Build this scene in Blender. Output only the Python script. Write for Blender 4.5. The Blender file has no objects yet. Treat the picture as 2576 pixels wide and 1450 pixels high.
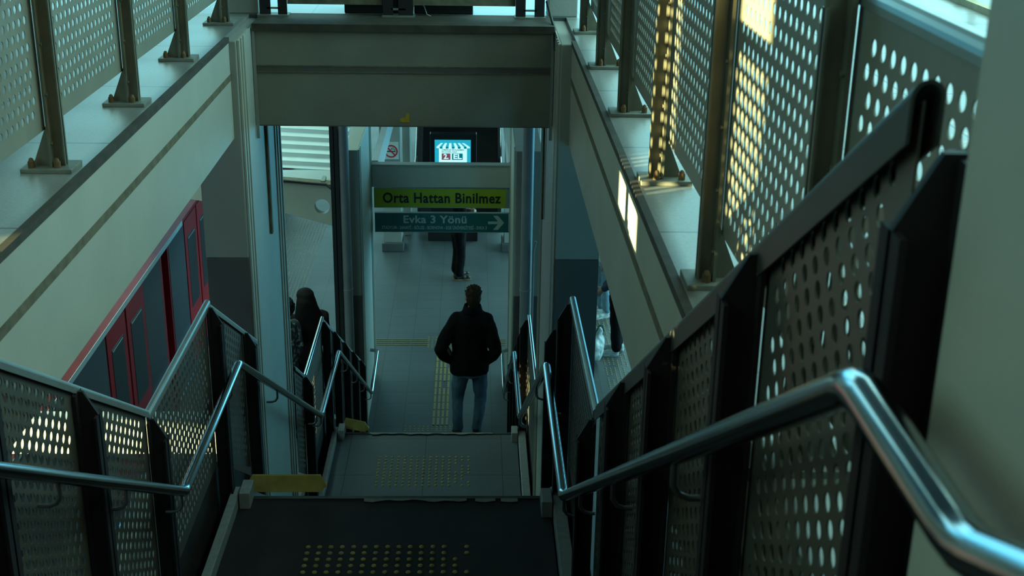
import bpy, bmesh, math, random
from mathutils import Vector, Matrix
random.seed(7)
S = bpy.context.scene
ZO = 6.5                      # eye height above the platform; geometry below is written relative to eye height

# ---------------------------------------------------------------- camera
cd = bpy.data.cameras.new('camera'); cam = bpy.data.objects.new('camera', cd)
S.collection.objects.link(cam); S.camera = cam
def cam_axes(pitch, yaw, roll):
    cp, sp, cy, sy = math.cos(pitch), math.sin(pitch), math.cos(yaw), math.sin(yaw)
    fw = Vector((sy*cp, cy*cp, -sp)); r = Vector((cy, -sy, 0)); u = r.cross(fw)
    cr, sr = math.cos(roll), math.sin(roll)
    return cr*r+sr*u, -sr*r+cr*u, fw
_r, _u, _f = cam_axes(math.radians(20.66685), math.radians(1.92551), math.radians(0.92369))
cam.matrix_world = Matrix(((_r.x, _u.x, -_f.x, 0), (_r.y, _u.y, -_f.y, 0), (_r.z, _u.z, -_f.z, ZO), (0, 0, 0, 1)))
cd.sensor_width = 36; cd.lens = 3214.44/2576*36; cd.clip_start = .05; cd.clip_end = 300
cd.dof.use_dof = True; cd.dof.focus_distance = 7.5; cd.dof.aperture_fstop = 9

# ---------------------------------------------------------------- world, sun, exposure
S.view_settings.view_transform = 'Standard'; S.view_settings.look = 'None'
S.view_settings.exposure = 0.0; S.view_settings.gamma = 1.0
w = bpy.data.worlds.new('sky'); S.world = w; w.use_nodes = True
wn = w.node_tree; bg = wn.nodes['Background']
tc = wn.nodes.new('ShaderNodeTexCoord'); sx = wn.nodes.new('ShaderNodeSeparateXYZ')
rp = wn.nodes.new('ShaderNodeValToRGB'); wn.links.new(tc.outputs['Generated'], sx.inputs[0])
wn.links.new(sx.outputs['Z'], rp.inputs[0])
side = wn.nodes.new('ShaderNodeMapRange'); side.inputs[1].default_value = -1; side.inputs[2].default_value = 1; wn.links.new(sx.outputs['X'], side.inputs[0])
tint = wn.nodes.new('ShaderNodeMixRGB'); wn.links.new(side.outputs[0], tint.inputs[0]); tint.inputs[1].default_value = (.38, .74, .60, 1); tint.inputs[2].default_value = (.34, .70, .68, 1)
low = wn.nodes.new('ShaderNodeMixRGB'); low.inputs[1].default_value = (.09, .46, .66, 1)
wn.links.new(rp.outputs[0], low.inputs[0]); wn.links.new(tint.outputs[0], low.inputs[2]); wn.links.new(low.outputs[0], bg.inputs[0])
rp.color_ramp.elements[0].position = .06; rp.color_ramp.elements[0].color = (0, 0, 0, 1)
rp.color_ramp.elements[1].position = .4; rp.color_ramp.elements[1].color = (1, 1, 1, 1)
az = wn.nodes.new('ShaderNodeMapRange'); az.inputs[1].default_value = -1; az.inputs[2].default_value = 1     # sky brighter to the right of the stairs
az.inputs[3].default_value = 1.7; az.inputs[4].default_value = 7.9; wn.links.new(sx.outputs['X'], az.inputs[0]); wn.links.new(az.outputs[0], bg.inputs[1])
sd = bpy.data.lights.new('sun', 'SUN'); so = bpy.data.objects.new('sun', sd); S.collection.objects.link(so)
SUN = Vector((1.0, .5, -.1)).normalized()
so.rotation_euler = SUN.to_track_quat('-Z', 'Y').to_euler(); so.location = (-8, -4, 12)
sd.energy = 38.0; sd.angle = math.radians(.35); sd.color = (1, .95, .44)
hl_ = bpy.data.lights.new('warm_fill', 'AREA'); ho = bpy.data.objects.new('warm_fill', hl_); S.collection.objects.link(ho)
hl_.shape = 'RECTANGLE'; hl_.size = 1.6; hl_.size_y = .3; hl_.energy = 8; hl_.color = (1, .68, .55); ho.location = (-.3, -.9, ZO+2.4)   # added warm fill behind the viewer to tint the darks; no fixture there

# ---------------------------------------------------------------- materials
MATS = {}
def mat(name, col, rough=.6, metal=0, var=.12, scale=6, bump=0, bscale=60, spec=.5, speck=None, emit=None, est=1):
    m = bpy.data.materials.new(name); m.use_nodes = True; n = m.node_tree.nodes; l = m.node_tree.links
    b = n['Principled BSDF']; b.inputs['Roughness'].default_value = rough; b.inputs['Metallic'].default_value = metal
    b.inputs['Specular IOR Level'].default_value = spec
    t = n.new('ShaderNodeTexCoord')
    if var:
        ns = n.new('ShaderNodeTexNoise'); ns.inputs['Scale'].default_value = scale; ns.inputs['Detail'].default_value = 6
        l.new(t.outputs['Object'], ns.inputs['Vector'])
        r = n.new('ShaderNodeValToRGB'); r.color_ramp.elements[0].position = .3; r.color_ramp.elements[1].position = .7
        r.color_ramp.elements[0].color = tuple(c*(1-var) for c in col)+(1,)
        r.color_ramp.elements[1].color = tuple(min(1, c*(1+var)) for c in col)+(1,)
        l.new(ns.outputs['Fac'], r.inputs[0]); out = r.outputs[0]
        if speck:
            s2 = n.new('ShaderNodeTexNoise'); s2.inputs['Scale'].default_value = speck[0]; s2.inputs['Detail'].default_value = 3
            l.new(t.outputs['Object'], s2.inputs['Vector'])
            r2 = n.new('ShaderNodeValToRGB'); r2.color_ramp.elements[0].position = speck[1]; r2.color_ramp.elements[1].position = speck[1]+.12
            mx = n.new('ShaderNodeMixRGB'); l.new(s2.outputs['Fac'], r2.inputs[0]); l.new(r2.outputs[0], mx.inputs[0])
            l.new(out, mx.inputs[1]); mx.inputs[2].default_value = tuple(speck[2])+(1,); out = mx.outputs[0]
        l.new(out, b.inputs['Base Color'])
    else:
        b.inputs['Base Color'].default_value = tuple(col)+(1,)
    if bump:
        nb = n.new('ShaderNodeTexNoise'); nb.inputs['Scale'].default_value = bscale; nb.inputs['Detail'].default_value = 4
        l.new(t.outputs['Object'], nb.inputs['Vector']); bp = n.new('ShaderNodeBump'); bp.inputs['Strength'].default_value = bump
        bp.inputs['Distance'].default_value = .01; l.new(nb.outputs['Fac'], bp.inputs['Height']); l.new(bp.outputs[0], b.inputs['Normal'])
    if emit:
        b.inputs['Emission Color'].default_value = tuple(emit)+(1,); b.inputs['Emission Strength'].default_value = est
    MATS[name] = m
    return m
def tilemat(name, c1, c2, mort, tw, th, ms=.006, rough=.4, offx=0, offy=0, speck=None, stag=0.0):
    m = bpy.data.materials.new(name); m.use_nodes = True; n = m.node_tree.nodes; l = m.node_tree.links
    b = n['Principled BSDF']; b.inputs['Roughness'].default_value = rough
    t = n.new('ShaderNodeTexCoord'); mp = n.new('ShaderNodeMapping'); mp.inputs['Location'].default_value = (offx, offy, 0)
    l.new(t.outputs['Object'], mp.inputs[0]); br = n.new('ShaderNodeTexBrick'); l.new(mp.outputs[0], br.inputs['Vector'])
    br.offset = stag; br.squash = 1; br.inputs['Scale'].default_value = 1; br.inputs['Brick Width'].default_value = tw
    br.inputs['Row Height'].default_value = th; br.inputs['Mortar Size'].default_value = ms; br.inputs['Mortar Smooth'].default_value = .1
    br.inputs['Color1'].default_value = tuple(c1)+(1,); br.inputs['Color2'].default_value = tuple(c2)+(1,); br.inputs['Mortar'].default_value = tuple(mort)+(1,)
    ns = n.new('ShaderNodeTexNoise'); ns.inputs['Scale'].default_value = 90; ns.inputs['Detail'].default_value = 3; l.new(t.outputs['Object'], ns.inputs['Vector'])
    n2 = n.new('ShaderNodeTexNoise'); n2.inputs['Scale'].default_value = 1.3; n2.inputs['Detail'].default_value = 5; l.new(t.outputs['Object'], n2.inputs['Vector'])
    ad = n.new('ShaderNodeMath'); ad.operation = 'ADD'; l.new(ns.outputs['Fac'], ad.inputs[0]); l.new(n2.outputs['Fac'], ad.inputs[1])
    r = n.new('ShaderNodeMapRange'); r.inputs[1].default_value = .6; r.inputs[2].default_value = 1.4; r.inputs[3].default_value = .72; r.inputs[4].default_value = 1.28
    l.new(ad.outputs[0], r.inputs[0])
    mx = n.new('ShaderNodeMixRGB'); mx.blend_type = 'MULTIPLY'; mx.inputs[0].default_value = 1
    l.new(br.outputs['Color'], mx.inputs[1]); l.new(r.outputs[0], mx.inputs[2]); l.new(mx.outputs[0], b.inputs['Base Color'])
    rr = n.new('ShaderNodeMapRange'); rr.inputs[3].default_value = rough-.1; rr.inputs[4].default_value = rough+.15
    l.new(n2.outputs['Fac'], rr.inputs[0]); l.new(rr.outputs[0], b.inputs['Roughness'])
    MATS[name] = m
    return m
mat('paint_cream', (.41, .405, .345), .55, var=.06, scale=4, bump=.08, bscale=40)
mat('paint_upper', (.29, .29, .26), .6, var=.07, scale=3, bump=.1, bscale=50)
mat('paint_shaded', (.19, .18, .145), .65, var=.12, scale=3, bump=.1, bscale=50)  # side-beam paint darkened: the cross beam's shade is put into the colour
mat('cap_dark', (.05, .048, .04), .45, .2, var=.15)
mat('paint_light', (.46, .45, .38), .5, var=.05, scale=5, bump=.1, bscale=70)
mat('paint_dado', (.085, .075, .07), .6, var=.1, scale=5, bump=.1, bscale=50)
mat('grime', (.045, .036, .024), .8, var=.35, scale=14)
mat('groove', (.13, .11, .07), .85, var=.3, scale=20)
mat('trim_alu', (.30, .31, .29), .45, .4, var=.08)
mat('post_dark', (.018, .015, .016), .6, .0, spec=.25, var=.2, scale=12)
mat('post_deck', (.15, .14, .10), .5, .2, var=.2, scale=10)
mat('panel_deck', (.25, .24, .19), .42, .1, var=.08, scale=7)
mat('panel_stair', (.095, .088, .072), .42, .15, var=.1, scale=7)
mat('rail_steel', (.40, .42, .43), .15, 1, var=.06, scale=12)
mat('cap_steel', (.36, .38, .36), .32, .7, var=.08, scale=9)
mat('bracket', (.25, .26, .26), .35, .9, var=.05)
mat('bolt_rust', (.14, .08, .035), .7, .3, var=.3, scale=30)
mat('stringer_brown', (.028, .02, .016), .7, 0, var=.3, scale=9, spec=.2)
mat('plate', (.18, .18, .15), .6, .3, var=.2, scale=20)
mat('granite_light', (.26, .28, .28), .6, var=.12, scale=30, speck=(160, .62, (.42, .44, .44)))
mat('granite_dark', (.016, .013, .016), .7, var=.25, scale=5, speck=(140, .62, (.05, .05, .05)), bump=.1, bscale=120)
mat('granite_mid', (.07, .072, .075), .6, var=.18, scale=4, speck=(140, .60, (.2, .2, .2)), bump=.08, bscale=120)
mat('stud_brass', (.40, .31, .09), .45, .3, var=.2, scale=40)
mat('stud_yellow', (.27, .215, .07), .5, 0, var=.15, scale=30)
mat('stud_grey', (.34, .33, .30), .5, 0, var=.15, scale=30)
mat('yellow_paint', (.34, .29, .07), .5, .1, var=.3, scale=9)
mat('tape', (.24, .25, .22), .8, var=.15, scale=30)
mat('nosing', (.10, .105, .105), .4, .6, var=.2, scale=20)
mat('pipe_grey', (.19, .20, .21), .4, .1, var=.08, scale=6)
mat('steel_black', (.018, .016, .017), .5, .2, var=.2, scale=6)
mat('concrete_dark', (.03, .03, .03), .85, var=.2, scale=3, bump=.2)
mat('roof', (.06, .06, .06), .8, var=.1)
mat('ballast', (.05, .05, .05), .95, var=.4, scale=30, bump=.5, bscale=40)
mat('cladding', (.46, .48, .48), .35, .2, var=.06, scale=5)
mat('train_red', (.42, .008, .016), .5, spec=.25, var=.1, scale=3)
mat('train_red_lit', (.55, .06, .04), .5, var=.15, scale=4)  # train red made lighter: light on the curved roof put into the colour
mat('train_white', (.55, .57, .55), .5, var=.1, scale=12)
mat('train_glass', (.05, .065, .085), .12, var=.1, scale=2)
mat('train_black', (.012, .012, .014), .4, var=.1)
mat('sign_green', (.30, .36, .015), .4, var=.05, scale=3)
mat('sign_teal', (.012, .12, .12), .35, var=.06, scale=3)
mat('sign_black', (.006, .006, .008), .4, var=0)
mat('sign_text_white', (.42, .46, .46), .5, var=0)
mat('screen_black', (.008, .008, .010), .3, var=0)
mat('screen_blue', (.02, .2, .25), .4, var=0, emit=(.015, .36, .50), est=1.0)
mat('screen_white', (.4, .4, .4), .4, var=0, emit=(.50, .92, .90), est=1.0)
mat('screen_dark_teal', (.0, .1, .12), .4, var=0, emit=(.0, .13, .17), est=1.0)
mat('screen_maroon', (.1, .04, .05), .4, var=0, emit=(.16, .05, .08), est=1.0)
mat('sign_white', (.6, .6, .58), .5, var=.04)
mat('sign_red', (.5, .02, .02), .5, var=0)
mat('sticker_yellow', (.45, .30, .02), .5, var=.2, scale=60)
mat('skin', (.45, .24, .17), .5, var=.05)
mat('hair_brown', (.030, .017, .009), .8, spec=.15, var=.4, scale=60, bump=.6, bscale=140)
mat('hair_black', (.008, .006, .006), .7, spec=.2, var=.3, scale=60, bump=.5, bscale=120)
mat('jacket_black', (.006, .005, .006), .9, spec=.12, var=.2, scale=20, bump=.3, bscale=30)
mat('denim', (.06, .115, .17), .85, var=.3, scale=10, bump=.3, bscale=50)
mat('denim_light', (.20, .34, .42), .85, var=.2, scale=10, bump=.3, bscale=50)
mat('cloth_black', (.006, .005, .006), .9, spec=.15, var=.2, scale=20, bump=.2, bscale=30)
mat('cloth_brown', (.022, .012, .009), .9, var=.3, scale=20, bump=.2, bscale=30)
mat('cloth_navy', (.035, .05, .09), .85, var=.2, scale=20, bump=.3, bscale=30)
mat('cloth_white', (.55, .58, .58), .8, var=.08, scale=20, bump=.3, bscale=20)
mat('cloth_pattern', (.05, .06, .07), .8, var=.3, scale=20, speck=(22, .52, (.45, .52, .52)))
mat('shoe_black', (.01, .01, .012), .5, var=0)
mat('shoe_white', (.42, .47, .48), .6, var=.1, scale=20)
mat('gum_sole', (.22, .10, .05), .6, var=.1)
mat('bag_plastic', (.50, .58, .58), .35, var=.15, scale=12, bump=.6, bscale=9)
mat('bag_green', (.02, .10, .07), .5, var=.1)
mat('wood_edge', (.36, .30, .18), .6, var=.15, scale=12)
tilemat('tiles_platform', (.070, .086, .094), (.062, .077, .086), (.038, .044, .046), .33, .30, .004, rough=.5, offx=.10, offy=.08)
tilemat('tiles_deck', (.21, .21, .195), (.19, .19, .18), (.05, .045, .04), .9, .94, .006, rough=.36, offy=.40)
tilemat('tiles_deck_fine', (.24, .25, .25), (.22, .23, .23), (.06, .08, .08), .30, .30, .004, rough=.3)
tilemat('tiles_landing', (.078, .098, .112), (.070, .088, .102), (.025, .025, .025), .60, .60, .003, rough=.55)

# ---------------------------------------------------------------- mesh helpers
COL = S.collection
class MB:
    def __init__(s): s.v = []; s.f = []; s.sm = []
    def add(s, vs, fs, smooth=False):
        o = len(s.v); s.v.extend(vs); s.f.extend([tuple(i+o for i in f) for f in fs]); s.sm.extend([smooth]*len(fs)); return s
    def box(s, x0, x1, y0, y1, z0, z1):
        vs = [(x, y, z) for z in (z0, z1) for y in (y0, y1) for x in (x0, x1)]
        return s.add(vs, [(0, 2, 3, 1), (4, 5, 7, 6), (0, 1, 5, 4), (2, 6, 7, 3), (0, 4, 6, 2), (1, 3, 7, 5)])
    def prism(s, poly, axis, a, b):
        """poly: 2D points in the two other axes (x-axis prism: (y,z); y: (x,z); z: (x,y))"""
        def P(p, t): return (t, p[0], p[1]) if axis == 'x' else (p[0], t, p[1]) if axis == 'y' else (p[0], p[1], t)
        n = len(poly); ar = sum(poly[i][0]*poly[(i+1) % n][1]-poly[(i+1) % n][0]*poly[i][1] for i in range(n))
        if (ar > 0) != (axis != 'y'): poly = poly[::-1]
        if a > b: a, b = b, a
        vs = [P(p, a) for p in poly]+[P(p, b) for p in poly]
        return s.add(vs, [tuple(range(n))[::-1], tuple(range(n, 2*n))]+[(i, (i+1) % n, n+(i+1) % n, n+i) for i in range(n)])
    def tube(s, pts, r, n=10, cap=True, rs=None):
        pts = [Vector(p) for p in pts]; rings = []
        for i, p in enumerate(pts):
            a = (p-pts[i-1]).normalized() if i else None; b = (pts[i+1]-p).normalized() if i < len(pts)-1 else None
            t = (a+b).normalized() if a and b else (a or b)
            if i == 0:
                up = Vector((0, 0, 1)) if abs(t.z) < .9 else Vector((1, 0, 0))
                e1 = t.cross(up).normalized()
            else: e1 = (e1 - t*e1.dot(t)).normalized()
            e2 = t.cross(e1); k = 1/max(.35, math.cos(a.angle(b)/2)) if a and b else 1
            rr = rs[i] if rs else r
            if a and b and a.angle(b) > .05:
                ax = (b-a).normalized()
                ring = []
                for j in range(n):
                    q = (e1*math.cos(2*math.pi*j/n)+e2*math.sin(2*math.pi*j/n))*rr
                    q = q+ax*q.dot(ax)*(k-1); ring.append(p+q)
            else: ring = [p+(e1*math.cos(2*math.pi*j/n)+e2*math.sin(2*math.pi*j/n))*rr for j in range(n)]
            rings.append(ring)
        vs = [tuple(q) for r_ in rings for q in r_]; fs = []
        for i in range(len(pts)-1):
            for j in range(n): fs.append((i*n+j, i*n+(j+1) % n, (i+1)*n+(j+1) % n, (i+1)*n+j))
        s.add(vs, fs, True)
        if cap:
            m = len(pts)-1; s.add(vs[:n], [tuple(range(n))[::-1]]); s.add(vs[m*n:], [tuple(range(n))])
        return s
    def dome(s, c, r, h, n=10, k=3):
        vs = []; fs = []
        for i in range(k):
            a = i/k*math.pi/2
            for j in range(n): vs.append((c[0]+r*math.cos(a)*math.cos(2*math.pi*j/n), c[1]+r*math.cos(a)*math.sin(2*math.pi*j/n), c[2]+h*math.sin(a)))
        vs.append((c[0], c[1], c[2]+h))
        for i in range(k-1):
            for j in range(n): fs.append((i*n+j, i*n+(j+1) % n, (i+1)*n+(j+1) % n, (i+1)*n+j))
        for j in range(n): fs.append(((k-1)*n+j, (k-1)*n+(j+1) % n, k*n))
        return s.add(vs, fs, True)
    def build(s, name, m, parent=None, bevel=0):
        me = bpy.data.meshes.new(name); off = Vector((0, 0, ZO))
        if parent is not None: off = off-wloc(parent)
        me.from_pydata([(x+off.x, y+off.y, z+off.z) for x, y, z in s.v], [], s.f)
        me.polygons.foreach_set('use_smooth', s.sm)
        for mm in (m if isinstance(m, (list, tuple)) else [m]): me.materials.append(MATS[mm])
        me.update(); o = bpy.data.objects.new(name, me); COL.objects.link(o); o.parent = parent
        if bevel:
            b = o.modifiers.new('bevel', 'BEVEL'); b.width = bevel; b.segments = 2; b.limit_method = 'ANGLE'
        return o
def wloc(o):
    v = Vector(o.location)
    while o.parent: o = o.parent; v += o.location
    return v
def thing(name, label, cat, loc=(0, 0, 0), group=None):
    o = bpy.data.objects.new(name, None); COL.objects.link(o); o.empty_display_size = .1
    o.location = (loc[0], loc[1], loc[2]+ZO); o['label'] = label; o['category'] = cat
    if group: o['group'] = group
    return o
def tag(o, label, cat, group=None):
    o['label'] = label; o['category'] = cat
    if group: o['group'] = group
    return o
def struct(o): o['kind'] = 'structure'; return o
def dup(root, d, label=None, group=None):
    r = root.copy(); COL.objects.link(r); r.location = Vector(root.location)+Vector(d)
    if label: r['label'] = label
    if group: r['group'] = group
    def rec(a, b):
        for ch in list(a.children):
            c = ch.copy(); COL.objects.link(c); c.parent = b; rec(ch, c)
    rec(root, r)
    return r
def text(name, body, m, parent, loc, size, face='y-', W=None, sx=1.0, ext=.0006, bold=0.0, align='CENTER', sp=1.0):
    cu = bpy.data.curves.new(name, 'FONT'); cu.body = body; cu.size = size; cu.extrude = ext; cu.offset = bold
    cu.align_x = align; cu.align_y = 'CENTER'; cu.space_character = sp; cu.resolution_u = 3
    cu.materials.append(MATS[m]); o = bpy.data.objects.new(name, cu); COL.objects.link(o)
    dg = bpy.context.evaluated_depsgraph_get(); me = bpy.data.meshes.new_from_object(o.evaluated_get(dg))
    bpy.data.objects.remove(o); me.materials.clear(); me.materials.append(MATS[m])
    o = bpy.data.objects.new(name, me); COL.objects.link(o); o.parent = parent
    if W: xs = [v.co.x for v in me.vertices]; sx = W/(max(xs)-min(xs))
    o.rotation_euler = (math.pi/2, 0, 0); o.scale = (sx, 1, 1)
    o.location = Vector((loc[0], loc[1], loc[2]+ZO))-wloc(parent)
    return o

# levels (relative to the eye) and stair lines
F, L2, L1, DK = -6.5, -4.78, -3.06, -1.10
XL, XR = -1.17, .45                   # balustrade planes of the stair
E0, B1, E1, B2, E2, B3 = 1.0, 4.12, 5.30, 7.93, 9.31, 12.05   # top edge / foot of each flight

# ---------------------------------------------------------------- the setting
struct(MB().box(-3.15, 6.0, 12.0, 34, F-.3, F).build('floor', 'tiles_platform'))
struct(MB().box(-3.15, 6.0, -2, 12.0, F-.3, F).build('floor', 'tiles_platform'))
o = struct(MB().box(-3.35, -3.15, -2, 34, F-.35, F+.005).build('trim_1', 'granite_light'))
struct(MB().box(-12, -3.35, -4, 40, F-1.2, F-1.0).build('floor', 'ballast'))
struct(MB().box(6.0, 12, -4, 40, F-1.2, F-1.0).build('floor', 'ballast'))
# upper deck slabs left, right and beyond the stair opening
struct(MB().box(-3.2, -1.24, -1.5, 7.2, DK-.20, DK).build('deck_floor', 'tiles_deck'))
struct(MB().box(.52, 3.05, -1.5, 7.2, DK-.20, DK).build('deck_floor', 'tiles_deck'))
struct(MB().box(-3.2, 3.05, 7.2, 12.4, DK-.20, DK).build('deck_floor', 'tiles_deck_fine'))
struct(MB().box(-1.23, .51, -1.5, E0, DK-.25, DK-.04).build('deck_floor', 'granite_dark'))
# roof over the deck and back wall of the hall behind the viewer
struct(MB().box(-3.0, 1.9, -3, 12.4, 2.6, 2.8).build('ceiling', 'roof'))
struct(MB().box(-1.3, 3.05, 12.4, 16.4, DK-.4, DK-.2).box(-3.4, 3.05, 16.4, 34, DK-.4, DK-.2).build('ceiling', 'roof'))
struct(MB().box(3.05, 3.2, -1.5, 4.6, DK-.2, 2.6).build('blocker_wall_right', 'concrete_dark'))  # unseen wall added to keep side light off the cross beam
struct(MB().box(-3.35, -3.2, 2.45, 9.0, DK-.2, 2.6).build('blocker_wall_left', 'concrete_dark'))  # unseen wall added to cut the sky light from the left
struct(MB().box(.95, 1.05, -1.5, 4.9, F, DK-.2).build('blocker_wall_right', 'concrete_dark'))  # dark wall added behind the stair railing so its holes look dark
struct(MB().box(5.8, 6.0, -2, 12.5, F, DK-.2).build('blocker_wall_right', 'concrete_dark'))  # unseen wall added to dim the light at platform level
struct(MB().box(-3.6, 3.6, -1.7, -1.5, F, 2.6).build('wall_back', 'concrete_dark'))
# unseen wall added on the left; its slots aim the low sun at patches
def wall_with_holes(x0, x1, ya, yb, za, zb, holes):
    holes = [(max(ya, h[0]), min(yb, h[1]), h[2], min(h[3], zb)) for h in holes if h[1] > ya and h[0] < yb]
    m = MB(); ys = sorted({ya, yb, *[h[0] for h in holes], *[h[1] for h in holes]})
    for a, b in zip(ys, ys[1:]):
        zs = [za]
        for h in sorted(holes, key=lambda q: q[2]):
            if h[0] <= a+1e-6 and h[1] >= b-1e-6: zs += [h[2], h[3]]
        zs.append(zb)
        for i in range(0, len(zs), 2):
            if zs[i+1] > zs[i]: m.box(x0, x1, a, b, zs[i], zs[i+1])
    return m
WX = -9.0
def src(y, z, X):      # where the sun ray through (X, y, z) crosses the wall plane
    t = (X-WX); return y-.5*t, z+.1*t
holes = []
def hole(X, y0, y1, z0, z1):
    a, b = src(y0, z0, X), src(y1, z1, X); holes.append((a[0], b[0], a[1], b[1]))
hole(.60, 2.46, 2.90, -1.15, .30)
hole(.60, 3.60, 4.22, -1.30, .30)
hole(.0, 12.2, 12.75, -5.62, -5.30)
hole(-1.17, 8.0, 8.7, -4.6, -3.95)
holes.append((2.6, 3.6, -3.1, -2.55))
struct(wall_with_holes(WX-.3, WX, -12, 5, F-1.2, 1.15, holes).build('blocker_wall_left', 'concrete_dark'))
struct(wall_with_holes(WX-.3, WX, 5, 26, F-1.2, -1.6, holes).build('blocker_wall_left', 'concrete_dark'))

# ---------------------------------------------------------------- stair
def flight(name, label, ya, za, yb, zb, n, m):
    t = thing(name, label, 'stairs', ((XL+XR)/2, (ya+yb)/2, zb))
    dz = (za-zb)/n; dy = (yb-ya)/(n-1); st = MB()
    pts = [(ya-.02, za), (ya, za)]
    for i in range(1, n):
        pts += [(ya+dy*(i-1), za-dz*i), (ya+dy*i, za-dz*i)]
    pts += [(yb, zb), (yb, zb-.25), (yb-.35, zb-.25), (ya-.02, za-.45)]
    st.prism(pts, 'x', XL+.08, XR-.08); st.build('steps', m, t)
    for i in range(0, n):
        y = ya+dy*i; z = za-dz*i
        MB().box(XL+.10, XR-.10, y-.045, y+.006, z, z+.006).build('nosing_strip', 'nosing', t) if i else None
    return t
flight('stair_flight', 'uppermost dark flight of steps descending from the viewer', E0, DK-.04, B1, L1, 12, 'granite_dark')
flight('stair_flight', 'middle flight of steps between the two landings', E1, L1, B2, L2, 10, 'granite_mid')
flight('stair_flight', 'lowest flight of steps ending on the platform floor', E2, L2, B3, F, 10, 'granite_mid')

def landing(label, ya, yb, z, m, y_rows, nr, dz_missing, dm):
    t = thing('stair_landing', label, 'landing', (-.36, (ya+yb)/2, z))
    MB().box(XL+.08, XR-.08, ya, yb, z-.2, z).build('slab', m, t)
    MB().box(XL+.09, XR-.09, yb-.018, yb+.006, z, z+.006).build('nosing_strip', 'nosing', t)
    d = MB(); x0 = -.713
    for r in range(nr):
        for c in range(15):
            if (r, c) in dz_missing: continue
            d.dome((x0+c*.0497, y_rows-r*.0497, z), .0115, .006, 10, 3)
    s = d.build('tactile_studs', dm, t); s['kind'] = 'stuff'
    return t
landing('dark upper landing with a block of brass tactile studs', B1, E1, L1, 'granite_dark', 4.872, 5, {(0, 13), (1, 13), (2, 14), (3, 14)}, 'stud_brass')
landing('lower landing with rows of tactile studs lit bluish grey', B2, E2, L2, 'tiles_landing', 8.905, 10, {(2, 13), (2, 14), (4, 12), (8, 13), (9, 12), (7, 14), (6, 14), (3, 12)}, 'stud_brass')
def peeled(name, label, segs, y, z):
    m = MB()
    for x0, x1 in segs:
        n = int((x1-x0)/.02); top = []; bot = []
        for i in range(n+1):
            x = x0+(x1-x0)*i/n; top.append((x, y+.012))
            bot.append((x, y-.006-.007*math.sin(i*.9)-.006*math.sin(i*.37+1)-.004*random.random()))
        vs = [(p[0], p[1], z+.0095) for p in top]+[(p[0], p[1], z+.0095) for p in bot]
        vs += [(p[0], p[1], z+.0105) for p in top]+[(p[0], p[1], z+.0105) for p in bot]
        k = n+1; fs = []
        for i in range(n): fs += [(2*k+i, 3*k+i, 3*k+i+1, 2*k+i+1), (k+i, k+i+1, 3*k+i+1, 3*k+i), (i, 2*k+i, 2*k+i+1, i+1)]
        m.add(vs, fs)
    tag(m.build(name, 'tape'), label, 'tape')
peeled('edge_tape', 'peeling grey grip tape along the upper landing edge', [(-.50, -.02), (.02, .115), (.14, .22)], 5.262, L1)
peeled('edge_tape', 'peeling pale grip tape along the lower landing edge', [(-.81, .17)], 9.29, L2)

# kerbs (granite upstands) on both sides, following flights and landings
def zline(y, off=0):
    P = [(-1.4, DK), (E0, DK), (B1, L1+.02), (E1, L1), (B2, L2+.02), (E2, L2), (B3, F+.02), (14, F)]
    for (a, za), (b, zb) in zip(P, P[1:]):
        if a <= y <= b: return za+(zb-za)*(y-a)/(b-a)+off
    return F+off
for side, x0, x1, lab in (('l', XL+.055, XL+.095, 'left'), ('r', .378, .438, 'right')):
    for ya, yb, wh, drop in ((B1-.05, E1, 'upper landing', .25), (B2-.05, E2, 'lower landing', .25)):
        z = L1 if wh[0] == 'u' else L2
        tag(MB().box(x0, x1, ya, yb, z-.2, z+.06).build('kerb', 'granite_light', bevel=.004), 'pale granite kerb along the %s side of the %s' % (lab, wh), 'kerb')
    x1 = min(x1, .424)
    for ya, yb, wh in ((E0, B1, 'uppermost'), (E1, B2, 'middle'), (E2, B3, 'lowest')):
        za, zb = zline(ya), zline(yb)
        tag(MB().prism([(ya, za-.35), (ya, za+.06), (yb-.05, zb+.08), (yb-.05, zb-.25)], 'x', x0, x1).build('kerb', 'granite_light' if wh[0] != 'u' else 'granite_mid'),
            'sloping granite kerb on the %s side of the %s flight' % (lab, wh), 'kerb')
for X, lab in ((XL-.02, 'left'), (XR+.02, 'right')):
    for P_, wh in (([(E0, DK), (B1, L1), (E1, L1), (6.42, zline(6.42))], 'above the big column'), ([(7.87, zline(7.87)), (B2, L2), (E2, L2), (B3, F+.1), (12.6, F+.0)], 'below the big column')):
        m = MB()
        lo = [(y, z-.5) for y, z in P_]; up = [(y, z+.19) for y, z in P_]
        m.prism(lo+up[::-1], 'x', X-.012, X+.012)
        tag(m.build('stringer', 'stringer_brown'), 'dark steel stringer plate under the %s stair railings %s' % (lab, wh), 'stringer')
# raised end blocks at the heads of the flights
for x0, x1, y, z, lab in ((.325, .375, 5.12, L1, 'dirty concrete block at the head of the right kerb on the upper landing'), (.325, .375, 9.16, L2, 'concrete block at the head of the right kerb on the lower landing'),
                          (-1.07, -1.02, 5.20, L1, 'concrete block at the head of the left kerb beside the yellow channel'), (-1.07, -1.02, 9.2, L2, 'concrete block at the head of the left kerb on the lower landing')):
    tag(MB().prism([(y, z-.01), (y, z+.08), (y+.13, z+.08), (y+.17, z+.03), (y+.17, z-.01)], 'x', x0, x1).build('kerb_block', 'granite_light', bevel=.004), lab, 'kerb block')
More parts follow.
